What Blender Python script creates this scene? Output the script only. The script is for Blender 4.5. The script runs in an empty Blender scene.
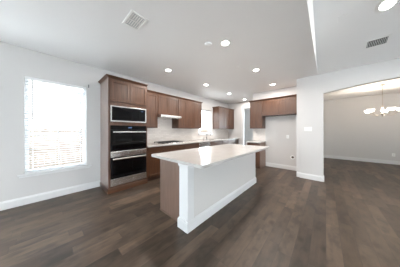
import bpy, bmesh, math, random
from mathutils import Vector, Matrix
random.seed(7)
C = bpy.context.scene.collection
PI = math.pi
H = 2.735            # flat ceiling
XL = -3.90           # left wall plane
YF = 5.41            # refrigerator wall plane
YW = 4.70            # wall with the arched opening
SL = 0.375           # slope of the vaulted ceiling

# ------------------------------------------------------------------ camera, world, exposure
cam = bpy.data.cameras.new('camera')
cam.sensor_width = 36.0
cam.lens = 36.0 * 139.27 / 400.0
cam.shift_y = -2.75 / 400.0
cam.clip_start = 0.05
co = bpy.data.objects.new('camera', cam); C.objects.link(co)
co.location = (0, 0, 1.289)
co.rotation_euler = (PI / 2, 0, 0.735)
bpy.context.scene.camera = co

world = bpy.data.worlds.new('sky'); bpy.context.scene.world = world
world.use_nodes = True
wn = world.node_tree; wn.nodes.clear()
bg = wn.nodes.new('ShaderNodeBackground'); wo = wn.nodes.new('ShaderNodeOutputWorld')
bg.inputs[0].default_value = (0.84, 0.93, 0.985, 1); bg.inputs[1].default_value = 4.0
wn.links.new(bg.outputs[0], wo.inputs[0])

vs = bpy.context.scene.view_settings
vs.view_transform = 'Standard'; vs.look = 'None'; vs.gamma = 1; vs.exposure = 1.43
vs.use_curve_mapping = False
cy = bpy.context.scene.cycles
cy.max_bounces = 12; cy.diffuse_bounces = 6; cy.glossy_bounces = 5; cy.transparent_max_bounces = 16
cy.sample_clamp_indirect = 6.0
cy.use_denoising = True

def area(name, loc, rot, sx, sy, power=0, col=(1, 1, 1), portal=False, disk=False, spread=PI):
    l = bpy.data.lights.new(name, 'AREA')
    l.shape = 'DISK' if disk else 'RECTANGLE'
    l.size = sx
    if not disk: l.size_y = sy
    l.energy = power; l.color = col; l.spread = spread
    if portal: l.cycles.is_portal = True
    o = bpy.data.objects.new(name, l); C.objects.link(o)
    o.location = loc; o.rotation_euler = rot
    return o

BACKWIN = [(-3.3, -1.5), (2.4, 3.6)]
BZ0, BZ1 = 0.10, 2.10
# ------------------------------------------------------------------ materials
def s2l(c):
    return tuple(((v / 255) / 12.92 if v / 255 <= 0.04045 else ((v / 255 + 0.055) / 1.055) ** 2.4) for v in c)

class Mat:
    def __init__(self, name):
        self.m = bpy.data.materials.new(name); self.m.use_nodes = True
        self.t = self.m.node_tree; self.n = self.t.nodes
        self.b = self.n['Principled BSDF']
    def node(self, kind, **kw):
        x = self.n.new(kind)
        for k, v in kw.items():
            setattr(x, k, v)
        return x
    def link(self, a, b): self.t.links.new(a, b)
    def set(self, **kw):
        for k, v in kw.items():
            i = self.b.inputs[k.replace('_', ' ')]
            if isinstance(v, tuple) and len(v) == 3: v = (*v, 1)
            i.default_value = v
        return self
    def coord(self, scale=(1, 1, 1), kind='Object'):
        tc = self.node('ShaderNodeTexCoord'); mp = self.node('ShaderNodeMapping')
        mp.inputs['Scale'].default_value = scale
        self.link(tc.outputs[kind], mp.inputs[0]); return mp.outputs[0]
    def noise(self, vec, scale, detail=3, rough=0.5):
        x = self.node('ShaderNodeTexNoise'); x.inputs['Scale'].default_value = scale
        x.inputs['Detail'].default_value = detail; x.inputs['Roughness'].default_value = rough
        self.link(vec, x.inputs['Vector']); return x.outputs['Fac']
    def math(self, op, a, b=None, c=None):
        x = self.node('ShaderNodeMath', operation=op)
        for i, v in enumerate((a, b, c)):
            if v is None: continue
            if isinstance(v, (int, float)): x.inputs[i].default_value = v
            else: self.link(v, x.inputs[i])
        return x.outputs[0]
    def ramp(self, fac, stops):
        x = self.node('ShaderNodeValToRGB'); e = x.color_ramp.elements
        while len(e) < len(stops): e.new(0.5)
        for el, (p, c) in zip(e, stops):
            el.position = p; el.color = (*c, 1)
        self.link(fac, x.inputs[0]); return x.outputs[0]
    def mix(self, fac, a, b, mode='MIX'):
        x = self.node('ShaderNodeMix', data_type='RGBA', blend_type=mode)
        for i, v in ((0, fac), (6, a), (7, b)):
            if isinstance(v, (int, float)): x.inputs[i].default_value = v
            elif isinstance(v, tuple): x.inputs[i].default_value = (*v, 1)
            else: self.link(v, x.inputs[i])
        return x.outputs[2]
    def bump(self, h, strength=0.2, dist=0.002):
        x = self.node('ShaderNodeBump'); x.inputs['Strength'].default_value = strength
        x.inputs['Distance'].default_value = dist
        self.link(h, x.inputs['Height']); self.link(x.outputs[0], self.b.inputs['Normal'])

def paint(name, col, rough=0.7, bump=0.12, scale=45):
    m = Mat(name).set(Base_Color=col, Roughness=rough)
    v = m.coord()
    m.bump(m.noise(v, scale, 4), bump, 0.003)
    m.link(m.mix(m.noise(v, 1.3, 2), tuple(c * 0.975 for c in col), tuple(min(1, c * 1.02) for c in col)), m.b.inputs['Base Color'])
    return m.m
WALL = paint('wall_paint', (0.665, 0.655, 0.65))
CEIL = paint('ceiling_paint', (0.90, 0.90, 0.90), bump=0.2, scale=60)
TRIM = Mat('white_trim_paint').set(Base_Color=(0.76, 0.765, 0.77), Roughness=0.35).m
ISLAND_PAINT = paint('island_paint', (0.68, 0.665, 0.65), 0.5, 0.05)

def floor_mat():
    m = Mat('plank_floor').set(Roughness=0.40, Specular_IOR_Level=0.42)
    tc = m.node('ShaderNodeTexCoord'); sp = m.node('ShaderNodeSeparateXYZ')
    m.link(tc.outputs['Object'], sp.inputs[0])
    x, y = sp.outputs[0], sp.outputs[1]
    W, L = 0.130, 0.95
    xr = m.math('DIVIDE', x, W); row = m.math('FLOOR', xr)
    wn1 = m.node('ShaderNodeTexWhiteNoise', noise_dimensions='1D'); m.link(row, wn1.inputs['W'])
    yo = m.math('ADD', m.math('DIVIDE', y, L), m.math('MULTIPLY', wn1.outputs['Value'], 7.3))
    pl = m.math('FLOOR', yo)
    cb = m.node('ShaderNodeCombineXYZ'); m.link(row, cb.inputs[0]); m.link(pl, cb.inputs[1])
    wn2 = m.node('ShaderNodeTexWhiteNoise', noise_dimensions='3D'); m.link(cb.outputs[0], wn2.inputs['Vector'])
    pid = wn2.outputs['Value']
    # grain, shifted per plank
    cg = m.node('ShaderNodeCombineXYZ')
    m.link(m.math('MULTIPLY', x, 14.0), cg.inputs[0]); m.link(m.math('MULTIPLY', y, 1.3), cg.inputs[1])
    m.link(m.math('MULTIPLY', pid, 40.0), cg.inputs[2])
    grain = m.noise(cg.outputs[0], 2.2, 6, 0.62)
    cg2 = m.node('ShaderNodeCombineXYZ')
    m.link(m.math('MULTIPLY', x, 3.0), cg2.inputs[0]); m.link(m.math('MULTIPLY', y, 1.4), cg2.inputs[1])
    m.link(m.math('MULTIPLY', pid, 23.0), cg2.inputs[2])
    cloud = m.noise(cg2.outputs[0], 2.6, 3, 0.6)
    base = m.ramp(pid, [(0.0, (0.050, 0.034, 0.0235)), (0.3, (0.066, 0.045, 0.031)), (0.65, (0.080, 0.055, 0.038)), (1.0, (0.125, 0.085, 0.058))])
    g = m.ramp(grain, [(0.3, (0.78, 0.78, 0.78)), (0.7, (1.16, 1.16, 1.16))])
    c2 = m.ramp(cloud, [(0.34, (0.58, 0.60, 0.63)), (0.5, (1.0, 1.0, 1.0)), (0.7, (1.28, 1.25, 1.22))])
    col = m.mix(1.0, m.mix(1.0, base, g, 'MULTIPLY'), c2, 'MULTIPLY')
    # knots
    vo = m.node('ShaderNodeTexVoronoi'); vo.inputs['Scale'].default_value = 1.0
    ck = m.node('ShaderNodeCombineXYZ'); m.link(m.math('MULTIPLY', x, 3.2), ck.inputs[0]); m.link(m.math('MULTIPLY', y, 2.0), ck.inputs[1]); m.link(m.math('MULTIPLY', pid, 9.0), ck.inputs[2])
    m.link(ck.outputs[0], vo.inputs['Vector'])
    kn = m.ramp(vo.outputs['Distance'], [(0.05, (0.45, 0.42, 0.40)), (0.16, (1, 1, 1))])
    col = m.mix(1.0, col, kn, 'MULTIPLY')
    # seams
    fx = m.math('FRACT', xr); fy = m.math('FRACT', yo)
    ex = m.math('MINIMUM', fx, m.math('SUBTRACT', 1.0, fx)); ey = m.math('MINIMUM', fy, m.math('SUBTRACT', 1.0, fy))
    sx = m.math('LESS_THAN', ex, 0.012); sy = m.math('LESS_THAN', ey, 0.0022)
    seam = m.math('MAXIMUM', sx, sy)
    col = m.mix(m.math('MULTIPLY', seam, 0.6), col, (0.025, 0.02, 0.017))
    m.link(col, m.b.inputs['Base Color'])
    m.link(m.math('MULTIPLY_ADD', grain, 0.16, 0.34), m.b.inputs['Roughness'])
    hh = m.math('SUBTRACT', m.math('MULTIPLY', grain, 0.3), m.math('MULTIPLY', seam, 0.8))
    m.bump(hh, 0.25, 0.0015)
    return m.m
FLOOR = floor_mat()

def wood(name, a, b, axis='z', coat=0.3, rough=0.40, cr=0.25):
    m = Mat(name).set(Roughness=rough)
    sc = {'z': (16, 16, 1.1), 'x': (1.1, 16, 16), 'y': (16, 1.1, 16)}[axis]
    v = m.coord(sc)
    g = m.noise(v, 2.0, 6, 0.65)
    v2 = m.coord((1.6, 1.6, 0.7))
    g2 = m.noise(v2, 1.7, 2)
    col = m.ramp(g, [(0.25, a), (0.75, b)])
    col = m.mix(1.0, col, m.ramp(g2, [(0.3, (0.86, 0.86, 0.86)), (0.7, (1.1, 1.1, 1.1))]), 'MULTIPLY')
    m.link(col, m.b.inputs['Base Color'])
    m.set(Coat_Weight=coat, Coat_Roughness=cr)
    m.bump(g, 0.12, 0.001)
    return m.m
WOOD = wood('stained_cabinet_wood', (0.050, 0.019, 0.0085), (0.130, 0.055, 0.026))
WOODH = wood('stained_cabinet_wood_level', (0.050, 0.019, 0.0085), (0.130, 0.055, 0.026), 'x')
VENEER = wood('island_veneer', (0.150, 0.090, 0.065), (0.225, 0.142, 0.106))
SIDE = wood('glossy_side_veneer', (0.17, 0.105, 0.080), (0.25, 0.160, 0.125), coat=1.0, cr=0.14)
DARKWOOD = wood('toe_kick_wood', (0.05, 0.025, 0.016), (0.10, 0.05, 0.03))

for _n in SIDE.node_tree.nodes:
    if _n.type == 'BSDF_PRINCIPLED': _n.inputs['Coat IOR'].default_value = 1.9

def quartz():
    m = Mat('white_quartz').set(Roughness=0.13, Specular_IOR_Level=0.5)
    v = m.coord()
    n = m.noise(v, 240, 2)
    n2 = m.noise(v, 5, 4)
    c = m.mix(1.0, m.ramp(n, [(0.35, (0.40, 0.38, 0.365)), (0.5, (0.57, 0.55, 0.53))]), m.ramp(n2, [(0.3, (0.95, 0.95, 0.95)), (0.7, (1.03, 1.03, 1.03))]), 'MULTIPLY')
    m.link(c, m.b.inputs['Base Color']); return m.m
QUARTZ = quartz()

def tile():
    m = Mat('glazed_mosaic_tile').set(Roughness=0.16)
    tc = m.node('ShaderNodeTexCoord'); sp = m.node('ShaderNodeSeparateXYZ'); m.link(tc.outputs['Object'], sp.inputs[0])
    cb = m.node('ShaderNodeCombineXYZ')
    m.link(m.math('ADD', sp.outputs[0], sp.outputs[1]), cb.inputs[0]); m.link(sp.outputs[2], cb.inputs[1])
    br = m.node('ShaderNodeTexBrick'); m.link(cb.outputs[0], br.inputs['Vector'])
    br.inputs['Scale'].default_value = 1.0; br.inputs['Brick Width'].default_value = 0.15
    br.inputs['Row Height'].default_value = 0.052; br.inputs['Mortar Size'].default_value = 0.0022
    br.inputs['Color1'].default_value = (0.78, 0.73, 0.69, 1); br.inputs['Color2'].default_value = (0.70, 0.65, 0.61, 1)
    br.inputs['Mortar'].default_value = (0.58, 0.54, 0.51, 1)
    m.link(br.outputs['Color'], m.b.inputs['Base Color'])
    hgt = m.math('SUBTRACT', m.math('MULTIPLY', m.noise(m.coord(), 22, 2), 0.6), br.outputs['Fac'])
    m.bump(hgt, 0.5, 0.002)
    return m.m
TILE = tile()

def steel(name='brushed_stainless', rough=0.26, axis=(1, 1, 60)):
    m = Mat(name).set(Base_Color=(0.74, 0.73, 0.72), Metallic=1.0, Roughness=rough)
    n = m.noise(m.coord(axis), 3, 3)
    m.link(m.math('MULTIPLY_ADD', n, 0.05, rough - 0.02), m.b.inputs['Roughness'])
    return m.m
STEEL = steel()
CHROME = Mat('polished_nickel').set(Base_Color=(0.36, 0.35, 0.34), Metallic=1.0, Roughness=0.25).m
BLACKGLASS = Mat('black_oven_glass').set(Base_Color=(0.006, 0.006, 0.007), Roughness=0.04, Specular_IOR_Level=0.35).m
OVENWIN = Mat('oven_window_glass').set(Base_Color=(0.003, 0.003, 0.003), Roughness=0.03, Specular_IOR_Level=0.25).m
IRON = Mat('cast_iron').set(Base_Color=(0.018, 0.018, 0.018), Roughness=0.5).m
PLASTIC = Mat('white_plastic').set(Base_Color=(0.90, 0.90, 0.89), Roughness=0.35).m
VINYL = Mat('white_vinyl').set(Base_Color=(0.84, 0.85, 0.86), Roughness=0.3).m
DARK = Mat('dark_recess').set(Base_Color=(0.03, 0.03, 0.032), Roughness=0.6).m
GREYMETAL = Mat('grey_duct').set(Base_Color=(0.16, 0.17, 0.18), Roughness=0.6).m
PALEDUCT = Mat('pale_duct').set(Base_Color=(0.42, 0.46, 0.50), Roughness=0.6).m
NICKEL = Mat('brushed_nickel').set(Base_Color=(0.55, 0.50, 0.45), Metallic=1.0, Roughness=0.3).m
BRASS = Mat('copper_valve').set(Base_Color=(0.25, 0.13, 0.08), Metallic=1.0, Roughness=0.4).m

def emis(name, col, s, base=(0.8, 0.8, 0.8)):
    m = Mat(name).set(Base_Color=base, Roughness=0.5)
    m.b.inputs['Emission Color'].default_value = (*col, 1); m.b.inputs['Emission Strength'].default_value = s
    return m.m
LED = emis('led_diffuser', (1.0, 0.95, 0.88), 14)
SHADE = emis('frosted_glass_lit', (1.0, 0.92, 0.84), 1.6)
CLOCK = emis('clock_digits', (0.25, 0.5, 1.0), 0.12, (0.01, 0.01, 0.02))

def glass():
    m = Mat('window_pane'); n = m.n; n.remove(m.b)
    tr = m.node('ShaderNodeBsdfTransparent'); gl = m.node('ShaderNodeBsdfGlossy'); gl.inputs['Roughness'].default_value = 0.02
    lw = m.node('ShaderNodeLayerWeight'); lw.inputs[0].default_value = 0.5
    fac = m.math('MULTIPLY_ADD', m.math('POWER', lw.outputs['Facing'], 5.0), 0.9, 0.04)
    mx = m.node('ShaderNodeMixShader'); m.link(fac, mx.inputs[0]); m.link(tr.outputs[0], mx.inputs[1]); m.link(gl.outputs[0], mx.inputs[2])
    m.link(mx.outputs[0], n['Material Output'].inputs[0]); return m.m
GLASS = glass()
def slatmat():
    m = Mat('blind_slat'); m.set(Base_Color=(0.86, 0.87, 0.88), Roughness=0.45)
    t = m.node('ShaderNodeBsdfTranslucent'); t.inputs[0].default_value = (0.8, 0.82, 0.85, 1)
    mx = m.node('ShaderNodeMixShader'); mx.inputs[0].default_value = 0.22
    m.link(m.b.outputs[0], mx.inputs[1]); m.link(t.outputs[0], mx.inputs[2]); m.link(mx.outputs[0], m.n['Material Output'].inputs[0]); return m.m
SLAT = slatmat()
def fencewood():
    m = Mat('cedar_fence').set(Roughness=0.85)
    v = m.coord((14, 14, 1)); g = m.noise(v, 2, 5)
    m.link(m.ramp(g, [(0.3, (0.135, 0.10, 0.075)), (0.7, (0.19, 0.145, 0.11))]), m.b.inputs['Base Color']); return m.m
FENCE = fencewood()
def shingle():
    m = Mat('asphalt_shingle').set(Roughness=0.9)
    br = m.node('ShaderNodeTexBrick'); m.link(m.coord(), br.inputs['Vector'])
    br.inputs['Scale'].default_value = 1; br.inputs['Brick Width'].default_value = 0.3; br.inputs['Row Height'].default_value = 0.14
    br.inputs['Color1'].default_value = (0.30, 0.29, 0.28, 1); br.inputs['Color2'].default_value = (0.22, 0.21, 0.21, 1); br.inputs['Mortar'].default_value = (0.14, 0.14, 0.14, 1)
    m.link(br.outputs['Color'], m.b.inputs['Base Color']); return m.m
SHINGLE = shingle()
def brickmat():
    m = Mat('pale_brick').set(Roughness=0.85)
    tc = m.node('ShaderNodeTexCoord'); sp = m.node('ShaderNodeSeparateXYZ'); m.link(tc.outputs['Object'], sp.inputs[0])
    cb = m.node('ShaderNodeCombineXYZ'); m.link(m.math('ADD', sp.outputs[0], sp.outputs[1]), cb.inputs[0]); m.link(sp.outputs[2], cb.inputs[1])
    br = m.node('ShaderNodeTexBrick'); m.link(cb.outputs[0], br.inputs['Vector'])
    br.inputs['Scale'].default_value = 1; br.inputs['Brick Width'].default_value = 0.2; br.inputs['Row Height'].default_value = 0.07; br.inputs['Mortar Size'].default_value = 0.008
    br.inputs['Color1'].default_value = (0.30, 0.28, 0.27, 1); br.inputs['Color2'].default_value = (0.24, 0.22, 0.21, 1); br.inputs['Mortar'].default_value = (0.36, 0.35, 0.34, 1)
    m.link(br.outputs['Color'], m.b.inputs['Base Color']); return m.m
BRICK = brickmat()
BOUNCE_GROUND = paint('pale_bounce_ground', (0.80, 0.80, 0.79), 0.95, 0.6, 30)  # ground tone made very pale to bounce skylight up to the ceiling

# ------------------------------------------------------------------ mesh helpers
class MB:
    """collects shapes (root-local coordinates) and links them as ONE mesh object"""
    def __init__(self): self.bm = bmesh.new()
    def box(self, x0, x1, y0, y1, z0, z1, bev=0.0, seg=2):
        r = bmesh.ops.create_cube(self.bm, size=1.0)
        for v in r['verts']:
            v.co = Vector(((x0 + x1) / 2 + v.co.x * (x1 - x0), (y0 + y1) / 2 + v.co.y * (y1 - y0), (z0 + z1) / 2 + v.co.z * (z1 - z0)))
        if bev > 0:
            es = list({e for v in r['verts'] for e in v.link_edges})
            bmesh.ops.bevel(self.bm, geom=es, offset=bev, segments=seg, affect='EDGES', profile=0.5)
        return self
    def cyl(self, p0, p1, r0, r1=None, n=20, caps=True):
        p0, p1 = Vector(p0), Vector(p1); r1 = r0 if r1 is None else r1
        d = p1 - p0
        q = Vector((0, 0, 1)).rotation_difference(d.normalized()).to_matrix().to_4x4()
        bmesh.ops.create_cone(self.bm, cap_ends=caps, segments=n, radius1=r0, radius2=r1, depth=d.length, matrix=Matrix.Translation((p0 + p1) / 2) @ q)
        return self
    def tube(self, pts, r, n=10, closed=False):
        pts = [Vector(p) for p in pts]; rings = []
        up = Vector((0, 0, 1))
        N = len(pts)
        for i, p in enumerate(pts):
            a = pts[i - 1] if (i > 0 or closed) else p
            b = pts[(i + 1) % N] if (i < N - 1 or closed) else p
            t = (b - a).normalized()
            ref = up if abs(t.dot(up)) < 0.95 else Vector((1, 0, 0))
            if rings and True:
                u = (prev - t * prev.dot(t)).normalized()
            else:
                u = t.cross(ref).normalized()
            prev = u
            w = t.cross(u)
            rr = r[i] if isinstance(r, (list, tuple)) else r
            rings.append([self.bm.verts.new(p + (u * math.cos(2 * PI * k / n) + w * math.sin(2 * PI * k / n)) * rr) for k in range(n)])
        for i in range(N if closed else N - 1):
            A, B = rings[i], rings[(i + 1) % N]
            for k in range(n): self.bm.faces.new((A[k], A[(k + 1) % n], B[(k + 1) % n], B[k]))
        if not closed:
            self.bm.faces.new(rings[0][::-1]); self.bm.faces.new(rings[-1])
        return self
    def lathe(self, prof, c=(0, 0, 0), n=28, axis='z'):
        rings = []
        for r, z in prof:
            if r < 1e-5:
                rings.append([self.bm.verts.new((c[0], c[1], c[2] + z))])
            else:
                rings.append([self.bm.verts.new((c[0] + r * math.cos(2 * PI * k / n), c[1] + r * math.sin(2 * PI * k / n), c[2] + z)) for k in range(n)])
        for A, B in zip(rings, rings[1:]):
            for k in range(n):
                a0, a1 = A[k % len(A)], A[(k + 1) % len(A)]; b0, b1 = B[k % len(B)], B[(k + 1) % len(B)]
                vsx = []
                for v in (a0, a1, b1, b0):
                    if v not in vsx: vsx.append(v)
                if len(vsx) > 2: self.bm.faces.new(vsx)
        return self
    def prism(self, poly, y0, y1, plane='xz'):
        """extrude an outline; plane xz along y, yz along x, xy along z"""
        def P(a, b, c): return {'xz': (a, c, b), 'yz': (c, a, b), 'xy': (a, b, c)}[plane]
        A = [self.bm.verts.new(P(a, b, y0)) for a, b in poly]; B = [self.bm.verts.new(P(a, b, y1)) for a, b in poly]
        self.bm.faces.new(A); self.bm.faces.new(B[::-1])
        n = len(poly)
        for i in range(n): self.bm.faces.new((A[i], B[i], B[(i + 1) % n], A[(i + 1) % n]))
        return self
    def sweep(self, prof, path, close_prof=True):
        """profile [(out,z)] carried along path [(point xy, outward mitre xy)]"""
        rings = [[self.bm.verts.new((p[0] + m[0] * o, p[1] + m[1] * o, z)) for o, z in prof] for p, m in path]
        n = len(prof)
        for A, B in zip(rings, rings[1:]):
            for k in range(n): self.bm.faces.new((A[k], A[(k + 1) % n], B[(k + 1) % n], B[k]))
        self.bm.faces.new(rings[0][::-1]); self.bm.faces.new(rings[-1])
        return self
    def build(self, name, mat, parent=None, loc=None, smooth=False, rot=None):
        bmesh.ops.recalc_face_normals(self.bm, faces=self.bm.faces)
        me = bpy.data.meshes.new(name)
        if smooth:
            for f in self.bm.faces: f.smooth = True
            for e in self.bm.edges:
                if len(e.link_faces) == 2 and e.calc_face_angle(0) > 0.7: e.smooth = False
        self.bm.to_mesh(me); self.bm.free()
        me.materials.append(mat)
        o = bpy.data.objects.new(name, me); C.objects.link(o)
        if parent is not None: o.parent = parent
        if loc: o.location = loc
        if rot: o.rotation_euler = rot
        return o

def thing(name, label, cat, loc=(0, 0, 0), rz=0.0, group=None):
    o = bpy.data.objects.new(name, None); C.objects.link(o)
    o.location = loc; o.rotation_euler = (0, 0, rz); o.empty_display_size = 0.1
    o['label'] = label; o['category'] = cat
    if group: o['group'] = group
    return o
def tag(o, label, cat, group=None):
    o['label'] = label; o['category'] = cat
    if group: o['group'] = group
    return o
def struct(o): o['kind'] = 'structure'; return o
def dup(root, loc=None, rot=None, label=None):
    r = root.copy(); C.objects.link(r)
    if loc is not None: r.location = loc
    if rot is not None: r.rotation_euler = rot
    if label: r['label'] = label
    for ch in list(root.children):
        c = ch.copy(); C.objects.link(c); c.parent = r
        for g in list(ch.children):
            d = g.copy(); C.objects.link(d); d.parent = c
    return r

def wall_with_holes(axis, t0, t1, a0, a1, z0, z1, holes):
    """slab with rectangular holes. axis 'x': thickness along x, runs along y; 'y': the other way"""
    m = MB()
    As = sorted({a0, a1, *[h[0] for h in holes], *[h[1] for h in holes]})
    Zs = sorted({z0, z1, *[h[2] for h in holes], *[h[3] for h in holes]})
    for p, q in zip(As, As[1:]):
        for r, s in zip(Zs, Zs[1:]):
            ca, cz = (p + q) / 2, (r + s) / 2
            if any(h[0] < ca < h[1] and h[2] < cz < h[3] for h in holes): continue
            if axis == 'x': m.box(t0, t1, p, q, r, s)
            else: m.box(p, q, t0, t1, r, s)
    bmesh.ops.remove_doubles(m.bm, verts=m.bm.verts, dist=1e-5)
    seen = {}
    for f in list(m.bm.faces):
        k = tuple(sorted(v.index for v in f.verts)) if False else frozenset(f.verts)
        seen.setdefault(k, []).append(f)
    dead = [f for fs in seen.values() if len(fs) > 1 for f in fs]
    bmesh.ops.delete(m.bm, geom=dead, context='FACES_ONLY')
    return m

# ------------------------------------------------------------------ the setting
W1 = (-0.253, 0.597, 0.526, 2.25)      # left window y0 y1 z0 z1
W3 = (-3.2, -0.85, 0.10, 2.60)        # unseen living-room window behind the camera, added to brighten the left ceiling
W2 = (4.27, 5.10, 1.15, 2.21)          # kitchen window
T = 0.14
struct(MB().box(-4.75, 5.34, -3.64, 9.14, -0.12, 0.0).build('floor', FLOOR))
struct(wall_with_holes('x', XL - T, XL, -3.64, 6.60, 0, H + .1, [W1, W2, W3]).build('wall_left', WALL))
struct(wall_with_holes('y', -3.64, -3.50, XL, 5.34, 0, 4.45, [(a, b, BZ0, BZ1) for a, b in BACKWIN]).build('wall_rear', WALL))
struct(wall_with_holes('x', 5.20, 5.34, -3.50, 9.14, 0, 4.45, [(-2.4, 1.8, 0.10, 2.40), (6.3, 7.2, 0.9, 2.2)]).build('wall_right', WALL))
# wall with the shallow arch
XA0, XA1 = -0.046, 2.95
out = [(-0.52, 0), (XA0, 0)]
N = 26
for i in range(N + 1):
    t = i / N; x = XA0 + (XA1 - XA0) * t
    out.append((x, 2.235 + 0.13 * (1 - (2 * t - 1) ** 2)))
out += [(XA1, 0), (5.20, 0), (5.20, H), (-0.52, H)]
mm = MB().prism(out, YW, YW + 0.14, 'xz')
struct(mm.build('wall_arch', WALL))
struct(MB().box(-0.61, -0.52, YW + 0.035, 9.0, 0, H + .1).build('wall_partition', WALL))
struct(MB().box(-2.12, -0.61, YF, YF + 0.12, 0, H + .1).build('wall_refrigerator', WALL))
struct(wall_with_holes('y', 6.60, 6.72, -4.75, -0.61, 0, H + .1, [(-3.07, -2.15, 0, 2.40)]).build('wall_back', WALL))
struct(MB().box(-0.52, 5.20, 8.96, 9.14, 0, 3.2).build('wall_dining', WALL))
struct(wall_with_holes('y', 8.96, 9.10, -4.75, -0.61, 0, H + .1, [(-3.1, -0.9, 0.2, 2.5)]).build('wall_hall_far', WALL))
struct(MB().box(-4.75, -4.61, 6.72, 8.96, 0, H + .1).build('wall_hall_left', WALL))

XS = -0.157
RY = 0.6
RZ = H + SL * (YW - RY)
m = MB()
m.box(-4.04, XS - .10, -3.64, 9.14, H, H + 0.12)                                   # flat part over the kitchen
m.box(-4.75, -4.04, 6.60, 9.14, H, H + 0.12)
m.prism([(YW, H), (RY, RZ), (-3.5, H), (-3.5, H + .12), (RY, RZ + .12), (YW, H + .12)], XS - 0.10, 5.20, 'yz')   # vaulted part
m.prism([(YW, H), (RY, RZ), (-3.5, H)], XS - 0.10, XS, 'yz')                 # step between the two
struct(m.build('ceiling', CEIL))
struct(MB().box(XS - .1, 5.20, YW + 0.0, 8.96, H, H + 0.12).build('ceiling_dining', CEIL))

# baseboards
BP = [(0, 0), (0.016, 0), (0.016, 0.105), (0.012, 0.118), (0.008, 0.128), (0.006, 0.138), (0, 0.138)]
def base(name, pts, mits):
    m = MB().sweep(BP, list(zip(pts, mits))); return struct(m.build(name, TRIM))
base('baseboard_left', [(XL, -3.49), (XL, 0.855)], [(1, 0), (1, 0)])
base('baseboard_refrigerator', [(-1.63, YF), (-0.61, YF)], [(0, -1), (0, -1)])
base('baseboard_partition', [(-0.612, YW + .035), (-0.52, YW + .035)], [(0, -1), (0, -1)])
base('baseboard_arch', [(-0.52, YW + .03), (-0.52, YW), (XA0, YW), (XA0, YW + .14)], [(-1, 0), (-1, -1), (1, -1), (1, 0)])
base('baseboard_arch_right', [(XA1, YW + .14), (XA1, YW), (5.2, YW)], [(-1, 0), (-1, -1), (0, -1)])
base('baseboard_dining', [(-0.50, 8.96), (5.19, 8.96)], [(0, -1), (0, -1)])
base('baseboard_rear', [(XL, -3.50), (5.19, -3.50)], [(0, 1), (0, 1)])
base('baseboard_right', [(5.20, -3.49), (5.20, 4.69)], [(-1, 0), (-1, 0)])
base('baseboard_back', [(-2.15, 6.60), (-0.62, 6.60)], [(0, -1), (0, -1)])
# casing of the passage in the back wall
m = MB()
for (a, b, c, d) in ((-3.15, -3.07, 0, 2.48), (-2.15, -2.07, 0, 2.48), (-3.07, -2.15, 2.40, 2.48)):
    m.box(a, b, 6.582, 6.60, c, d, 0.004)
m.box(-3.07, -3.055, 6.60, 6.72, 0, 2.40); m.box(-2.165, -2.15, 6.60, 6.72, 0, 2.40); m.box(-3.055, -2.165, 6.60, 6.72, 2.385, 2.40)
struct(m.build('trim_1', TRIM))

# ------------------------------------------------------------------ windows
def window_x(n, x, y0, y1, z0, z1, sign, rail=None, sill=True, mull=False):
    """window in a wall whose room face is x; room lies on the side of +sign"""
    o = x - sign * 0.09
    m = MB(); f = 0.045
    def bx(a, b, c, d, t0=0.0, t1=0.05, bev=0.003):
        p, q = sorted((o - sign * t0, o - sign * t1)); m.box(p, q, a, b, c, d, bev)
    bx(y0, y0 + f, z0, z1); bx(y1 - f, y1, z0, z1); bx(y0 + f, y1 - f, z1 - f, z1); bx(y0 + f, y1 - f, z0, z0 + f)
    fr = struct(m.build('window_%d' % n, VINYL))
    rz = rail or (z0 + z1) / 2
    m = MB()
    bx(y0 + f, y1 - f, rz - .022, rz + .022, 0.005, 0.045)
    if mull:
        for k in mull: bx(k - .012, k + .012, z0 + f, z1 - f, 0.012, 0.04)
    m.build('sash_rail', VINYL, fr)
    p, q = sorted((o - sign * .022, o - sign * .028)); 
    MB().box(p, q, y0 + f, y1 - f, z0 + f, z1 - f).build('pane', GLASS, fr)
    if sill:
        p, q = sorted((x - sign * .09, x + sign * 0.045)); 
        m = MB(); m.box(*sorted((x + sign * 0.002, x + sign * 0.045)), y0 - .075, y1 + .085, z0 - .022, z0 + 0.006, 0.005)
        m.box(*sorted((x - sign * .09, x + sign * 0.004)), y0 + .001, y1 - .001, z0, z0 + 0.006)
        m.box(*sorted((x + sign * 0.001, x + sign * 0.014)), y0 - .06, y1 + .06, z0 - .052, z0 - .022, 0.003)
        m.build('sill', TRIM, fr)
    return fr
window_x(1, XL, *W1, 1, rail=1.235)
window_x(2, XL, *W2, 1, rail=1.66)
window_x(9, XL, *W3, 1, mull=(-2.05,))
window_x(3, 5.20, -2.4, 1.8, 0.10, 2.40, -1, mull=(-1.0, 0.4))
window_x(4, 5.20, 6.3, 7.2, 0.9, 2.2, -1)
def window_y(n, y, x0, x1, z0, z1, sign):
    o = y - sign * 0.09; f = 0.05
    m = MB()
    def bx(a, b, c, d, t0=0.0, t1=0.05):
        p, q = sorted((o - sign * t0, o - sign * t1)); m.box(a, b, p, q, c, d, 0.003)
    bx(x0, x0 + f, z0, z1); bx(x1 - f, x1, z0, z1); bx(x0 + f, x1 - f, z1 - f, z1); bx(x0 + f, x1 - f, z0, z0 + f)
    fr = struct(m.build('window_%d' % n, VINYL))
    m = MB(); bx(x0 + f, x1 - f, (z0 + z1) / 2 - .02, (z0 + z1) / 2 + .02, .005, .045); m.build('sash_rail', VINYL, fr)
    p, q = sorted((o - sign * .022, o - sign * .028))
    MB().box(x0 + f, x1 - f, p, q, z0 + f, z1 - f).build('pane', GLASS, fr)
for i, (a, b) in enumerate(BACKWIN): window_y(5 + i, -3.50, a, b, BZ0, BZ1, 1)
window_y(8, 8.96, -3.1, -0.9, 0.2, 2.5, -1)

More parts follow.
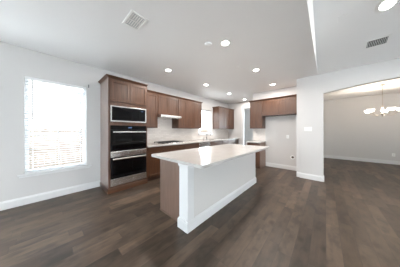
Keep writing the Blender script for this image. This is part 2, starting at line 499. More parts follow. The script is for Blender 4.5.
# blinds on the left window
def blinds(y0, y1, z0, z1, label, pitch=0.043, tilt=-0.35):
    r = thing('window_blinds', label, 'blinds', (XL - 0.032, (y0 + y1) / 2, z0))
    w = (y1 - y0) / 2 - 0.003; hh = z1 - z0
    MB().box(-.028, .028, -w, w, hh - .05, hh - .002, .003).build('headrail', VINYL, r)
    m = MB(); z = 0.03
    ns = 0
    while z < hh - .06:
        dx, dz = .0235 * math.cos(tilt), .0235 * math.sin(tilt)
        poly = [(-dx, z + dz), (0, z + .002), (dx, z - dz), (dx, z - dz + .0025), (0, z + .0045), (-dx, z + dz + .0025)]
        A = [m.bm.verts.new((a, -w + .004, b)) for a, b in poly]; B = [m.bm.verts.new((a, w - .004, b)) for a, b in poly]
        for k in range(6): m.bm.faces.new((A[k], A[(k + 1) % 6], B[(k + 1) % 6], B[k]))
        m.bm.faces.new(A[::-1]); m.bm.faces.new(B)
        z += pitch; ns += 1
    m.build('slats', SLAT, r)
    MB().box(-.025, .025, -w + .002, w - .002, .008, .026, .004).build('bottom_rail', VINYL, r)
    for yy in (-w * .78, 0.0, w * .78):
        MB().box(-.027, -.0255, yy - .004, yy + .004, .02, hh - .05).box(.0255, .027, yy - .004, yy + .004, .02, hh - .05).build('ladder_tape', VINYL, r)
    m = MB().cyl((.036, -w + .085, hh - .03), (.036, -w + .085, hh - .78), .0045, n=8); m.cyl((.030, -w + .085, hh - .03), (.036, -w + .085, hh - .03), .003, n=6)
    m.build('tilt_wand', PLASTIC, r)
    return r
blinds(W1[0], W1[1], W1[2] + .006, W1[3], 'white horizontal slat blinds lowered over the tall window left of the ovens')
hb = MB().box(0, .022, -.008, .008, -.035, .03, .003).box(.018, .04, -.006, .006, .008, .02, .003)
tag(hb.build('bracket', GREYMETAL, loc=(XL + .001, 0.632, 2.275)), 'small grey metal bracket on the wall at the upper right window corner', 'bracket')

# ------------------------------------------------------------------ outside
struct(MB().box(-30, 30, -30, 30, -0.45, -0.30).build('ground', BOUNCE_GROUND))
fr = thing('garden_fence', 'tan wooden board fence outside the left window', 'fence', (-7.6, 0, -0.30))
m = MB(); y = -6.0; k = 0
while y < 16.0:
    m.box(0, .018, y, y + .137, .04, 1.70 + .004 * (k % 3), .002, 1); y += .142; k += 1
m.build('boards', FENCE, fr)
for z in (.30, .95, 1.55): MB().box(.018, .056, -6, 16, z, z + .09, .003).build('rail', FENCE, fr)
for i in range(10): MB().box(.056, .11, -5.6 + i * 2.3, -5.51 + i * 2.3, 0, 1.72, .003).build('post', GREYMETAL if False else VINYL, fr)
hs = thing('neighbouring_house', 'pale brick house with gabled roof beyond the fence', 'house', (-14.0, 2.0, -0.30))
MB().box(-6, 0, -10, 2.8, 0, 2.85).build('wall', BRICK, hs)
m = MB().prism([(-10.5, 2.69), (-3.6, 5.90), (3.3, 2.69), (3.3, 2.85), (-3.6, 6.08), (-10.5, 2.85)], -6.4, .4, 'yz'); m.build('roof', SHINGLE, hs)
MB().prism([(-10, 2.85), (-3.6, 5.85), (2.8, 2.85)], -.1, 0, 'yz').build('gable', BRICK, hs)

# ------------------------------------------------------------------ cabinet kit (local: x along the run, front towards -y)
def shaker(m, x0, x1, z0, z1, yf, t=.02, st=.057):
    """shaker front: four framing members and a recessed field, front face at yf"""
    a, b = yf, yf + t; s = min(st, (x1 - x0) * .3, (z1 - z0) * .3)
    m.box(x0, x0 + s, a, b, z0, z1, .0018, 1); m.box(x1 - s, x1, a, b, z0, z1, .0018, 1)
    m.box(x0 + s, x1 - s, a, b, z1 - s, z1, .0018, 1); m.box(x0 + s, x1 - s, a, b, z0, z0 + s, .0018, 1)
    m.box(x0 + s, x1 - s, a + .009, b - .002, z0 + s, z1 - s)
def slabfront(m, x0, x1, z0, z1, yf, t=.02): m.box(x0, x1, yf, yf + t, z0, z1, .003, 2)
CP = [(0, 0), (.006, 0), (.010, .012), (.030, .034), (.040, .040), (.040, .052), (0, .052)]
def crown(r, x0, x1, d, z, L, R, s=1.0):
    prof = [(o * s, z + zz) for o, zz in CP]
    path = []
    if L: path.append(((x0, 0), (-1, 0)))
    path.append(((x0, -d), (-1 if L else 0, -1)))
    path.append(((x1, -d), (1 if R else 0, -1)))
    if R: path.append(((x1, 0), (1, 0)))
    return MB().sweep(prof, path).build('crown_moulding', WOODH, r)
FF = .019
def carcass(r, w, d, z0, z1, holes=()):
    """box with closed faces, plus a face frame proud of nothing; fronts overlay it"""
    MB().box(.0005, w - .0005, -(d - .02), -.002, z0, z1, .001, 1).build('carcass', WOOD, r)
def upper(name, label, y0, y1, z0, z1, nd, kind='left', L=False, R=False, d=.36, group=None):
    w = y1 - y0
    if kind == 'left': r = thing(name, label, 'cabinet', (XL, y0, 0), PI / 2, group)
    else: r = thing(name, label, 'cabinet', (y0, YF, 0), 0, group)
    carcass(r, w, d, z0, z1)
    g = .009
    for k in range(nd):
        a = g + (w - 2 * g) * k / nd + (.0018 if k else 0); b = g + (w - 2 * g) * (k + 1) / nd - (.0018 if k < nd - 1 else 0)
        m = MB(); shaker(m, a, b, z0 + .012, z1 - .022, -d); m.build('door', WOOD, r)
    crown(r, 0.0005, w - .0005, d - .02, z1 - .001, L, R)
    return r
UZ0, UZ1 = 1.37, 2.335
upper('upper_cabinet', 'narrow single-door brown wall cabinet touching the oven tower', 1.685, 2.135, UZ0, UZ1, 1)
upper('upper_cabinet', 'short two-door brown wall cabinet above the range hood', 2.135, 2.875, 1.76, UZ1, 2)
upper('upper_cabinet', 'two-door brown wall cabinet just right of the range hood', 2.875, 3.60, UZ0, UZ1, 2)
upper('upper_cabinet', 'single-door brown wall cabinet beside the left edge of the sink window', 3.60, 4.02, UZ0, UZ1, 1, R=True)
upper('upper_cabinet', 'brown wall cabinet with exposed side, first to the right of the sink window', 5.20, 5.645, UZ0, UZ1, 1, L=True)
upper('upper_cabinet', 'brown wall cabinet in the middle of the three right of the sink window', 5.645, 6.09, UZ0, UZ1, 1)
upper('upper_cabinet', 'brown wall cabinet in the far corner against the back wall', 6.09, 6.55, UZ0, UZ1, 1)
# refrigerator run
upper('upper_cabinet', 'tall single-door brown wall cabinet above the small side counter', -2.09, -1.645, UZ0, UZ1, 1, 'fridge', L=True)
rr = upper('upper_cabinet', 'short two-door brown wall cabinet above the empty refrigerator space', -1.645, -0.615, 1.80, UZ1, 2, 'fridge')

# base cabinets
BD = .61
def basecab(label, y0, y1, layout, kind='left', endR=False, endL=False):
    w = y1 - y0
    if kind == 'left': r = thing('base_cabinet', label, 'cabinet', (XL, y0, 0), PI / 2)
    else: r = thing('base_cabinet', label, 'cabinet', (y0, YF, 0), 0)
    d = BD
    if layout == 'sink':
        m = MB().box(.0005, w - .0005, -(d - .02), -.002, .10, .60).box(.0005, w - .0005, -(d - .02), -(d - .038), .60, .876).box(.0005, .018, -(d - .04), -.002, .60, .876).box(w - .018, w - .0005, -(d - .04), -.002, .60, .876)
        m.build('carcass', WOOD, r)
    else:
        MB().box(.0005, w - .0005, -(d - .02), -.002, .10, .876, .001, 1).build('carcass', WOOD, r)
    MB().box(.001 if not endL else 0.0, w - (.001 if not endR else 0), -(d - .08), -.01, 0.0005, .10).build('toe_kick', DARKWOOD, r)
    g = .010; zt = .866; zd = .735
    nd = 2 if w > .6 else 1
    if layout == 'drawers':
        for (a, b) in ((.112, .40), (.412, zd - .012), (zd, zt)):
            m = MB(); (slabfront if b == zt else shaker)(m, g, w - g, a, b, -d); m.build('drawer', WOODH, r)
    else:
        m = MB(); slabfront(m, g, w - g, zd, zt, -d); m.build('drawer' if layout != 'sink' else 'false_front', WOODH, r)
        for k in range(nd):
            a = g + (w - 2 * g) * k / nd + (.0018 if k else 0); b = g + (w - 2 * g) * (k + 1) / nd - (.0018 if k < nd - 1 else 0)
            m = MB(); shaker(m, a, b, .112, zd - .012, -d); m.build('door', WOOD, r)
    if endR:
        MB().box(w, w + .008, -(d - .02), -.002, .0005, .876, .001, 1).build('end_panel', VENEER, r)
    return r
basecab('brown base cabinet squeezed between the oven tower and the cooktop cabinet', 1.685, 2.135, 'door')
basecab('wide brown base cabinet underneath the gas cooktop', 2.135, 2.895, 'door')
basecab('brown base cabinet between the cooktop and the dishwasher', 2.895, 3.60, 'drawers')
basecab('wide brown sink base cabinet right of the dishwasher', 4.21, 5.10, 'sink')
basecab('brown base cabinet, first to the right of the sink base', 5.10, 5.55, 'door')
basecab('brown base cabinet, middle one of three between sink base and back wall', 5.55, 6.00, 'door')
basecab('brown base cabinet at the far end of the counter by the back wall', 6.00, 6.47, 'door')
basecab('small brown base cabinet standing alone left of the refrigerator space', -2.09, -1.65, 'door', 'fridge', endR=True)
tag(MB().box(XL + .002, XL + BD - .02, 6.472, 6.598, .0005, .876, .001, 1).build('filler_panel', WOOD), 'narrow brown filler panel between last base cabinet and back wall', 'panel')

# countertops
CT0, CT1 = .877, .914
SK = (XL + .13, XL + .53, 4.30, 4.98)      # sink cut-out
CX = XL + .655
m = MB()
m.box(XL + .002, CX, 1.682, SK[2], CT0, CT1, .004); m.box(XL + .002, CX, SK[3], 6.598, CT0, CT1, .004)
m.box(XL + .002, SK[0], SK[2] - .004, SK[3] + .004, CT0, CT1); m.box(SK[1], CX, SK[2] - .006, SK[3] + .006, CT0, CT1, .004)
tag(m.build('countertop', QUARTZ), 'long white speckled quartz worktop along the cooktop and sink wall', 'countertop')
tag(MB().box(-2.095, -1.625, YF - .655, YF - .002, CT0, CT1, .004).build('countertop', QUARTZ), 'short white worktop on the lone cabinet left of the refrigerator space', 'countertop')
# tile
m = MB().box(XL + .0005, XL + .009, 1.684, 6.598, CT1 + .001, UZ0 - .001)
m = MB()
ZT = UZ0 - .002
for (a, b, c, d) in ((1.684, 2.136, CT1 + .001, ZT), (2.136, 2.874, CT1 + .001, 1.758), (2.874, 4.19, CT1 + .001, ZT), (4.19, 5.19, CT1 + .001, 1.095), (5.19, 6.598, CT1 + .001, ZT)):
    m.box(XL + .0005, XL + .009, a, b, c, d)
tag(m.build('tile_backsplash', TILE), 'glossy off-white tile backsplash behind the cooktop and sink', 'backsplash')
tag(MB().box(-2.09, -1.655, YF - .009, YF - .0005, CT1 + .001, ZT).build('tile_backsplash', TILE), 'small off-white tile backsplash patch above the short side counter', 'backsplash')

# ------------------------------------------------------------------ oven tower
TY0, TY1 = .850, 1.680
tw = thing('oven_cabinet', 'tall brown cabinet housing the built-in microwave and double oven', 'cabinet', (XL, TY0, 0), PI / 2)
TD = .62; w = TY1 - TY0; TT = 2.37
OX0, OX1 = .042, w - .042
m = MB()
m.box(0, .018, -(TD - .02), -.002, 0.0005, TT, .001, 1)
m.build('side_panel', SIDE, tw)
m = MB(); m.box(w - .018, w, -(TD - .02), -.002, 0.0005, TT, .001, 1); m.build('side_panel', WOOD, tw)
m = MB()
m.box(.018, w - .018, -.02, -.002, .05, TT); m.box(.018, w - .018, -(TD - .04), -.02, TT - .02, TT)
for z in (.12, 1.445, 1.845): m.box(.018, w - .018, -(TD - .04), -.02, z - .012, z)
m.build('carcass', DARKWOOD, tw)
m = MB(); a, b = -TD, -(TD - .02)
m.box(0, OX0, a, b, .10, TT, .001, 1); m.box(OX1, w, a, b, .10, TT, .001, 1)
m.box(OX0, OX1, a, b, .085, .135); m.box(OX0, OX1, a, b, 1.405, 1.475); m.box(OX0, OX1, a, b, 1.815, 1.91); m.box(OX0, OX1, a, b, 2.345, TT)
m.build('face_frame', WOOD, tw)
for k in range(2):
    m = MB(); x0 = .022 + k * (w / 2 - .022 + .002); x1 = x0 + w / 2 - .024
    shaker(m, x0, x1, 1.90, 2.352, -TD - .019, .019); m.build('door', WOOD, tw)
MB().sweep([(0, .0005), (.012, .0005), (.012, .09), (.006, .10), (0, .10)], [((0, 0), (-1, 0)), ((0, -TD), (-1, -1)), ((w, -TD), (0, -1))]).build('base_moulding', WOODH, tw)
crown(tw, 0, w, TD, TT - .001, True, False, 1.15)

mw = thing('microwave', 'built-in black glass microwave with stainless frame, at the top of the oven tower', 'microwave', (XL, TY0, 0), PI / 2)
MB().box(OX0 + .01, OX1 - .01, -(TD - .045), -.05, 1.478, 1.81).build('body', GREYMETAL, mw)
f0 = -TD - .022; f1 = -TD - .001
m = MB(); X0, X1, Z0, Z1 = OX0 - .008, OX1 + .008, 1.478, 1.812; t = .022
m.box(X0, X1, f0, f1, Z1 - t, Z1, .003); m.box(X0, X1, f0, f1, Z0, Z0 + t + .006, .003); m.box(X0, X0 + t, f0, f1, Z0 + .028, Z1 - t, .002); m.box(X1 - t, X1, f0, f1, Z0 + .028, Z1 - t, .002)
m.build('trim_frame', STEEL, mw)
MB().box(X0 + t, X1 - .19, f0 + .004, f1, Z0 + .028, Z1 - t, .002).build('door', BLACKGLASS, mw)
MB().box(X1 - .188, X1 - t, f0 + .004, f1, Z0 + .028, Z1 - t, .002).build('control_panel', BLACKGLASS, mw)
MB().box(X1 - .13, X1 - .075, f0 + .0032, f0 + .0045, Z1 - .075, Z1 - .06).build('clock_display', CLOCK, mw)

ov = thing('double_wall_oven', 'stainless and black glass double wall oven below the microwave', 'oven', (XL, TY0, 0), PI / 2)
OZ0, OZ1 = .138, 1.402
MB().box(OX0 + .01, OX1 - .01, -(TD - .045), -.05, OZ0 + .01, OZ1 - .01).build('body', GREYMETAL, ov)
MB().box(X0, X1, f0, f1, 1.312, OZ1, .003).build('control_panel', BLACKGLASS, ov).name = 'control_panel'
MB().box(.375, .455, f0 - .0008, f0 + .0006, 1.345, 1.370).build('clock_display', CLOCK, ov)
def oven_door(zb, zg, zt, hz):
    m = MB(); m.box(X0, X1, f0 - .004, f1, zb, zg, .003)
    d = m.build('door', STEEL, ov)
    MB().box(X0, X1, f0 - .004, f1, zg + .001, zt, .003).build('door_glass', BLACKGLASS, d)
    MB().box(X0 + .09, X1 - .09, f0 - .0052, f0 - .0042, zg + .06, zt - .13).build('window', OVENWIN, d)
    h = MB()
    h.box(X0 + .03, X1 - .03, f0 - .066, f0 - .046, hz - .014, hz + .014, .006)
    for xx in (X0 + .05, X1 - .05): h.box(xx - .010, xx + .010, f0 - .050, f0 - .003, hz - .009, hz + .009, .002)
    h.build('handle', STEEL, d)
oven_door(.738, .855, 1.308, 1.262)
oven_door(OZ0, .285, .733, .700)
MB().box(X0, X1, f0 + .004, f1, .7335, .7375).build('vent_gap', DARK, ov)

# ------------------------------------------------------------------ range hood
hd = thing('range_hood', 'slim stainless under-cabinet range hood above the cooktop', 'range hood', (XL, 2.14, 0), PI / 2)
hw = .73
MB().prism([(-.012, 1.757), (-.37, 1.757), (-.50, 1.745), (-.505, 1.680), (-.012, 1.650)], 0, hw, 'yz').build('canopy', STEEL, hd)
m = MB()
for k in range(2): m.prism([(-.44, 1.6752), (-.08, 1.6532), (-.08, 1.6482), (-.44, 1.6702)], .05 + k * .325, .35 + k * .325, 'yz')
m.build('filter', STEEL, hd)
MB().box(-.004, hw + .004, -.512, -.496, 1.675, 1.720, .003).build('front_lip', STEEL, hd)
for xx in (.30, .33, .36, .40, .43): MB().cyl((xx, -.512, 1.698), (xx, -.516, 1.698), .008, n=12).build('button', CHROME, hd)

# cooktop
ck = thing('gas_cooktop', 'stainless gas cooktop with black cast-iron grates on the wall counter', 'cooktop', (XL + .335, 2.53, CT1), PI / 2)
MB().box(-.38, .38, -.255, .255, .0006, .012, .004).build('tray', STEEL, ck)
for gx in (-.25, 0, .25):
    m = MB(); x0, x1 = gx - .118, gx + .118; y0, y1 = -.215, .235; z0, z1 = .034, .048
    m.box(x0, x1, y0, y0 + .014, z0, z1, .002); m.box(x0, x1, y1 - .014, y1, z0, z1, .002); m.box(x0, x0 + .014, y0, y1, z0, z1, .002); m.box(x1 - .014, x1, y0, y1, z0, z1, .002)
    for yy in ((y0 + y1) / 2, y0 + .11, y1 - .11): m.box(x0, x1, yy - .006, yy + .006, z0, z1, .002)
    m.box(gx - .006, gx + .006, y0, y1, z0, z1, .002)
    for a in (x0 + .01, x1 - .01):
        for b in (y0 + .01, y1 - .01): m.box(a - .009, a + .009, b - .009, b + .009, .0115, .036, .002)
    m.build('grate', IRON, ck)
for (bx_, by_, rr_) in ((-.25, -.09, .038), (-.25, .12, .045), (.25, -.09, .045), (.25, .12, .034), (0, .02, .055)):
    MB().lathe([(0, .011), (rr_, .011), (rr_, .022), (rr_ * .8, .024), (rr_ * .8, .031), (0, .032)], (bx_, by_, 0)).build('burner', IRON, ck)
for k in range(5):
    MB().lathe([(0, .011), (.018, .011), (.017, .030), (.014, .033), (0, .033)], (-.16 + k * .08, -.236, 0), 16).build('knob', STEEL, ck)

# dishwasher
dw = thing('dishwasher', 'stainless dishwasher between drawer cabinet and sink base', 'dishwasher', (XL, 3.603, 0), PI / 2)
MB().box(.004, .600, -.585, -.03, .10, .872).build('tub', GREYMETAL, dw)
MB().box(.004, .600, -.625, -.587, .11, .868, .004).build('door', STEEL, dw)
MB().box(.10, .504, -.6275, -.6245, .80, .835, .001).build('pocket_handle', GREYMETAL, dw)
MB().box(.004, .600, -.53, -.05, .0005, .10).build('toe_panel', DARK, dw)

# sink and faucet
sk = thing('kitchen_sink', 'undermount stainless sink set in the worktop under the window', 'sink', ((SK[0] + SK[1]) / 2, (SK[2] + SK[3]) / 2, .66))
a, b = (SK[1] - SK[0]) / 2 + .0, (SK[3] - SK[2]) / 2 + .0
m = MB(); tz = CT0 - .66 - .002
m.box(-a - .012, a + .012, -b - .012, b + .012, 0, .004); m.box(-a - .012, -a, -b - .012, b + .012, .004, tz); m.box(a, a + .012, -b - .012, b + .012, .004, tz); m.box(-a, a, -b - .012, -b, .004, tz); m.box(-a, a, b, b + .012, .004, tz)
m.build('basin', STEEL, sk)
MB().lathe([(0, .004), (.045, .004), (.045, .008), (.03, .006), (0, .006)], (0, 0, 0)).build('drain', CHROME, sk)
fc = thing('faucet', 'tall gooseneck nickel faucet standing behind the sink', 'faucet', (XL + .085, 4.66, CT1))
MB().lathe([(0, .0005), (.028, .0005), (.028, .008), (.020, .016), (.018, .09), (.014, .10), (0, .10)]).build('base', CHROME, fc, smooth=True)
pts = [(0, 0, .09), (0, 0, .20), (0, 0, .27)]
for i in range(1, 13):
    a_ = PI * i / 12; pts.append((.095 - .095 * math.cos(a_), 0, .27 + .095 * math.sin(a_)))
pts.append((.19, 0, .22))
MB().tube(pts, .0125, 12).build('spout', CHROME, fc, smooth=True)
MB().cyl((.19, 0, .225), (.19, 0, .165), .017, .019, 16).build('spray_head', CHROME, fc, smooth=True)
MB().cyl((0, -.015, .065), (0, -.045, .068), .010, n=12).tube([(0, -.045, .068), (.01, -.075, .085), (.03, -.10, .105)], .006, 8).build('lever', CHROME, fc, smooth=True)
sd = thing('soap_dispenser', 'short nickel soap dispenser left of the gooseneck faucet', 'soap dispenser', (XL + .085, 4.42, CT1))
MB().lathe([(0, .0005), (.022, .0005), (.022, .006), (.012, .012), (.011, .06), (.014, .062), (.014, .078), (0, .08)]).build('body', CHROME, sd, smooth=True)
MB().tube([(0, 0, .072), (.03, 0, .078), (.075, 0, .066)], .006, 8).build('nozzle', CHROME, sd, smooth=True)

# ------------------------------------------------------------------ island
IX0, IX1 = -2.03, -1.30; IY0, IY1 = 1.20, 3.50
il = thing('kitchen_island', 'large island with brown veneer end, white knee wall and corner post', 'island', (-1.65, 2.35, 0))
def I(m, x0, x1, y0, y1, z0, z1, bev=0.0): return m.box(x0 + 1.65, x1 + 1.65, y0 - 2.35, y1 - 2.35, z0, z1, bev)
IT = .876
m = MB(); I(m, IX0 + .02, -1.50, IY0 + .072, IY1 - .04, .10, IT); m.build('cabinet_box', WOOD, il)
m = MB(); I(m, IX0 + .09, -1.50, IY0 + .075, IY1 - .045, .0005, .10); m.build('toe_kick', DARKWOOD, il)
m = MB(); I(m, IX0 + .018, -1.455, IY0 + .056, IY0 + .072, .0005, IT, .001)
m.build('end_panel', VENEER, il)
m = MB(); I(m, IX0 + .015, -1.455, IY0 + .046, IY0 + .056, .0005, .022, .003); m.build('shoe_moulding', VENEER, il)
m = MB(); I(m, IX0 + .018, -1.455, IY1 - .04, IY1 - .022, .0005, IT, .001); m.build('end_panel', VENEER, il)
m = MB(); I(m, -1.455, IX1, IY0 + .11, IY1, .0005, IT, .002); m.build('knee_wall', ISLAND_PAINT, il)
# corner post with cap and base
PX0, PX1, PY0, PY1 = -1.46, IX1 + .006, IY0, IY0 + .115
m = MB(); I(m, PX0, PX1, PY0, PY1, .0005, IT, .003)
I(m, PX0 - .012, PX1 + .010, PY0 - .012, PY1 + .012, IT - .045, IT, .003); I(m, PX0 - .006, PX1 + .005, PY0 - .006, PY1 + .006, IT - .062, IT - .045, .003)
I(m, PX0 - .018, PX1 + .014, PY0 - .018, PY1 + .016, .0005, .118, .004); I(m, PX0 - .012, PX1 + .009, PY0 - .012, PY1 + .012, .118, .132, .004)
m.build('corner_post', TRIM, il)
m = MB().sweep([(o, z + .0005) for o, z in BP], [((IX1 + 1.65, PY1 + .016 - 2.35), (1, 0)), ((IX1 + 1.65, IY1 - 2.35), (1, 1)), ((-1.455 + 1.65, IY1 - 2.35), (0, 1))])
m.build('baseboard', TRIM, il)
# working side towards the cooktop
ys = [IY0 + .072, 1.80, 2.40, 2.93, IY1 - .04]
for k in range(4):
    m = MB(); mm_ = MB()
    for (M_, za, zb, fn) in ((m, .735, .866, 0), (mm_, .112, .723, 1)):
        a, b = ys[k] + .006, ys[k + 1] - .006
        # front panel facing -x
        s = .057 if fn else 0
        if fn:
            I(M_, IX0, IX0 + .02, a, a + s, za, zb, .002); I(M_, IX0, IX0 + .02, b - s, b, za, zb, .002)
            I(M_, IX0, IX0 + .02, a + s, b - s, zb - s, zb, .002); I(M_, IX0, IX0 + .02, a + s, b - s, za, za + s, .002)
            I(M_, IX0 + .009, IX0 + .018, a + s, b - s, za + s, zb - s)
        else: I(M_, IX0, IX0 + .02, a, b, za, zb, .003)
    m.build('drawer', WOOD, il); mm_.build('door', WOOD, il)
# slab with softened corners
def roundrect(x0, x1, y0, y1, r, n=6):
    p = []
    for cx_, cy_, a0 in ((x1 - r, y1 - r, 0), (x0 + r, y1 - r, PI / 2), (x0 + r, y0 + r, PI), (x1 - r, y0 + r, 1.5 * PI)):
        for i in range(n + 1):
            a_ = a0 + PI / 2 * i / n; p.append((cx_ + r * math.cos(a_), cy_ + r * math.sin(a_)))
    return p
TX0, TX1, TYa, TYb = -2.085, -.985, 1.125, 3.56
m = MB().prism([(x + 1.535, y - 2.34) for x, y in roundrect(TX0, TX1, TYa, TYb, .035)], 0.0, .037, 'xy')
es = [e for e in m.bm.edges if len(e.link_faces) == 2 and abs(e.verts[0].co.z - e.verts[1].co.z) < 1e-6]
bmesh.ops.bevel(m.bm, geom=es, offset=.004, segments=2, affect='EDGES')
tag(m.build('countertop', QUARTZ, loc=(-1.535, 2.34, IT + .001)), 'big white quartz slab with overhang on top of the island', 'countertop')

# ------------------------------------------------------------------ ceiling fittings
lt = thing('recessed_light', '', 'ceiling light', (-1.23, 1.98, H), 0, 'recessed ceiling lights')
MB().lathe([(.056, -.001), (.092, -.001), (.092, -.005), (.086, -.010), (.066, -.012), (.056, -.006)], n=40).build('trim_ring', PLASTIC, lt, smooth=True)
MB().lathe([(0, -.0015), (.0565, -.0015), (.0565, -.006), (0, -.008)], n=40).build('lens', LED, lt, smooth=True)
spots = [(-1.23, 1.98, 'glowing recessed light nearest the camera on the flat kitchen ceiling'),
         (-2.79, 1.96, 'glowing recessed light closest to the oven tower'),
         (-2.79, 3.37, 'glowing recessed light in front of the range hood cabinets, second in the wall-side row'),
         (-2.79, 4.78, 'glowing recessed light out in front of the sink window'),
         (-2.79, 6.15, 'farthest and smallest glowing recessed light, by the back wall'),
         (-1.23, 3.35, 'glowing recessed light above the far half of the island'),
         (-1.23, 4.75, 'glowing recessed light just in front of the cabinets over the refrigerator space')]
for i, (x, y, lab) in enumerate(spots):
    r = lt if i == 0 else dup(lt, (x, y, H)); r['label'] = lab
    area('lamp_light', (x, y, H - .02), (0, 0, 0), .14, .14, 8 if y < 6 else 5, (1.0, .93, .86), disk=True)
def onslope(y): return H + SL * (YW - y)
AS = math.atan(SL)     # the vault drops towards +y
# light on the vaulted ceiling
r = dup(lt, (.69, 3.46, onslope(3.46)), (-AS, 0, 0), 'large glowing recessed light on the sloped ceiling at the top right')
r.scale = (1.35, 1.35, 1.0)
area('lamp_light', (.69, 3.46, onslope(3.46) - .03), (-AS, 0, 0), .14, .14, 8, (1.0, .93, .86), disk=True)

# smoke detector and small cover
dt = thing('smoke_detector', 'round white smoke detector beside the nearest recessed light', 'smoke detector', (-1.46, 1.82, H))
MB().lathe([(0, -.001), (.062, -.001), (.066, -.010), (.060, -.020), (.045, -.025), (0, -.026)]).build('housing', CEIL, dt, smooth=True)
MB().lathe([(.036, -.0245), (.042, -.0245), (.042, -.028), (.036, -.028)]).build('vent_ring', VINYL, dt, smooth=True)
pv = MB().lathe([(0, -.001), (.055, -.001), (.055, -.006), (.05, -.009), (0, -.010)])
tag(pv.build('ceiling_cover_plate', CEIL, loc=(-1.49, 2.945, H), smooth=True), 'faint round blank cover on the flat ceiling over the island', 'cover plate')
tag(MB().box(-.055, .055, -.055, .055, -.012, -.0005, .003).build('ceiling_cover_plate', CEIL, loc=(.205, 3.40, onslope(3.40)), rot=(-AS, 0, 0)), 'faint square blank cover on the sloped ceiling', 'cover plate')

# air registers
def register(name, label, loc, rot, wx, wy, rows, slat_n, slat_axis, mat_back, tilt=0.6):
    r = thing(name, label, 'air vent', loc); r.rotation_euler = rot
    b = .028
    m = MB()
    m.box(-wx, wx, -wy, -wy + b, -.010, -.0005, .002); m.box(-wx, wx, wy - b, wy, -.010, -.0005, .002)
    m.box(-wx, -wx + b, -wy + b, wy - b, -.010, -.0005, .002); m.box(wx - b, wx, -wy + b, wy - b, -.010, -.0005, .002)
    m.build('frame', PLASTIC, r)
    MB().box(-wx + b, wx - b, -wy + b, wy - b, -.0035, -.0005).build('backing', mat_back, r)
    ix, iy = wx - b, wy - b
    gh = 2 * iy / rows
    for q in range(rows):
        if q: MB().box(-ix, ix, -iy + q * gh - .007, -iy + q * gh + .007, -.0105, -.003, .001).build('bar', PLASTIC, r)
        ya, yb = -iy + q * gh + .008, -iy + (q + 1) * gh - .008
        for k in range(slat_n):
            xc = -ix + 2 * ix * (k + .5) / slat_n
            m = MB(); hw_ = .007 if rows == 1 else .0115
            c_, s_ = math.cos(tilt), math.sin(tilt)
            P4 = [(-hw_ * c_, -.0075 - hw_ * s_ * .5), (hw_ * c_, -.0075 + hw_ * s_ * .5), (hw_ * c_ + .001, -.0065 + hw_ * s_ * .5), (-hw_ * c_ + .001, -.0065 - hw_ * s_ * .5)]
            m.prism([(xc + a, min(z, -.0036)) for a, z in P4], ya, yb, 'xz'); m.build('louvre', PLASTIC, r)
    return r
register('ceiling_vent', 'square white supply register with two rows of louvres on the flat ceiling', (-1.865, .79, H), (0, 0, PI / 2), .108, .15, 2, 6, 'x', PALEDUCT, 0.35)
register('ceiling_vent', 'rectangular grey-slotted register on the sloped ceiling above the arch', (.706, 4.145, onslope(4.145)), (-AS, 0, 0), .148, .105, 1, 11, 'x', DARK, 0.9)

# ------------------------------------------------------------------ wall plates
def plate(name, label, cat, loc, rot, w, h, kind, group=None):
    """plate in local xz, facing -y"""
    r = thing(name, label, cat, loc, 0, group); r.rotation_euler = rot
    MB().box(-w / 2, w / 2, -.007, -.0005, -h / 2, h / 2, .003).build('cover_plate', PLASTIC, r)
    if kind == 'outlet':
        for dz in (-.02, .02):
            q = MB().box(-.017, .017, -.009, -.0068, dz - .014, dz + .014, .004).build('receptacle', VINYL, r)
            MB().box(-.008, -.0055, -.0095, -.0089, dz - .002, dz + .007).box(.0055, .008, -.0095, -.0089, dz - .002, dz + .007).cyl((0, -.0089, dz - .008), (0, -.0095, dz - .008), .0025, n=8).build('slots', DARK, q)
    elif kind == 'switch':
        n = max(1, round(w / .046) - 1 if w > .1 else 1)
        for k in range(n):
            xc = (k - (n - 1) / 2) * .046
            MB().box(xc - .016, xc + .016, -.0105, -.0068, -.033, .033, .002).build('rocker', VINYL, r)
    return r
plate('light_switch', 'white three-gang switch plate on the wall left of the arch', 'light switch', (-.355, YW, 1.335), (0, 0, 0), .165, .115, 'switch')
plate('wall_outlet', 'white outlet high in the empty refrigerator space', 'outlet', (-.945, YF, 1.09), (0, 0, 0), .073, .115, 'outlet')
plate('wall_outlet', 'white outlet low on the dining room wall', 'outlet', (1.93, 8.96, .36), (0, 0, 0), .08, .12, 'outlet')
plate('wall_outlet', 'outlet low on the left wall, cut by the photo edge', 'outlet', (XL, -.535, .43), (0, 0, PI / 2), .073, .115, 'outlet')
wb = thing('water_supply_box', 'round white icemaker supply box with dark valve recess, low in the refrigerator space', 'supply box', (-.805, YF, .42))
mb = MB()
A_ = [(.036, -.0005), (.066, -.0005), (.066, -.006), (.058, -.010), (.042, -.008), (.036, -.004)]
rings = []
for rr_, yy in A_: rings.append([mb.bm.verts.new((rr_ * math.cos(2 * PI * k / 28), yy, rr_ * math.sin(2 * PI * k / 28))) for k in range(28)])
for A, B in zip(rings, rings[1:] + rings[:1]):
    for k in range(28): mb.bm.faces.new((A[k], A[(k + 1) % 28], B[(k + 1) % 28], B[k]))
mb.build('ring', PLASTIC, wb, smooth=True)
MB().cyl((0, -.0006, 0), (0, -.003, 0), .036, n=28).build('recess', DARK, wb)
MB().cyl((0, -.003, 0), (0, -.022, 0), .009, n=12).box(-.018, .018, -.026, -.021, -.005, .005, .002).build('valve', BRASS, wb)

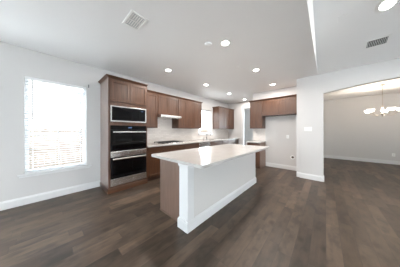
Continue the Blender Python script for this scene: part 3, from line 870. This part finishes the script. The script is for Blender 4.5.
# ------------------------------------------------------------------ chandelier in the dining room
CHX, CHY = 1.313, 7.06
ch = thing('chandelier', 'nickel five-arm chandelier with glowing frosted glass bowls in the dining room', 'chandelier', (CHX, CHY, H))
MB().lathe([(0, -.001), (.065, -.001), (.062, -.018), (.03, -.030), (.012, -.034), (0, -.034)]).build('canopy', NICKEL, ch, smooth=True)
m = MB(); z = -.034
MB().cyl((0, 0, -.032), (0, 0, -.62), .006, n=10).build('rod', NICKEL, ch, smooth=True)
MB().lathe([(0, -.60), (.010, -.61), (.014, -.66), (.030, -.70), (.018, -.76), (.014, -.86), (.032, -.90), (.036, -.93), (.018, -.96), (.010, -.985), (.016, -1.0), (0, -1.015)]).build('column', NICKEL, ch, smooth=True)
for k in range(5):
    a_ = math.radians(79.5 - 7 - 72 * k)
    cx_, sx_ = math.cos(a_), math.sin(a_)
    pp = []
    for i in range(11):
        t = i / 10; rr_ = .03 + .29 * t; zz = -.91 - .075 * math.sin(PI * min(1, t * 1.15)) + .03 * t
        pp.append((rr_ * cx_, rr_ * sx_, zz))
    pp.append((.33 * cx_, .33 * sx_, -.865))
    arm = MB().tube(pp, .008, 8).build('arm', NICKEL, ch, smooth=True)
    MB().lathe([(0, -.872), (.028, -.868), (.030, -.858), (0, -.855)], (.33 * cx_, .33 * sx_, 0), 16).build('shade_cup', NICKEL, arm, smooth=True)
    MB().lathe([(.028, -.860), (.056, -.845), (.074, -.810), (.084, -.770), (.080, -.770), (.069, -.808), (.052, -.840), (.028, -.855)], (.33 * cx_, .33 * sx_, 0), 24).build('lamp_shade', SHADE, arm, smooth=True)
    MB().lathe([(0, -.855), (.012, -.85), (.026, -.82), (.03, -.80), (.02, -.78), (0, -.772)], (.33 * cx_, .33 * sx_, 0), 16).build('bulb', LED, arm, smooth=True)
    pl = bpy.data.lights.new('lamp_light', 'POINT'); pl.energy = 3.6; pl.color = (1, .84, .66); pl.shadow_soft_size = .05
    po = bpy.data.objects.new('lamp_light', pl); C.objects.link(po); po.location = (CHX + .33 * cx_, CHY + .33 * sx_, H - .75)
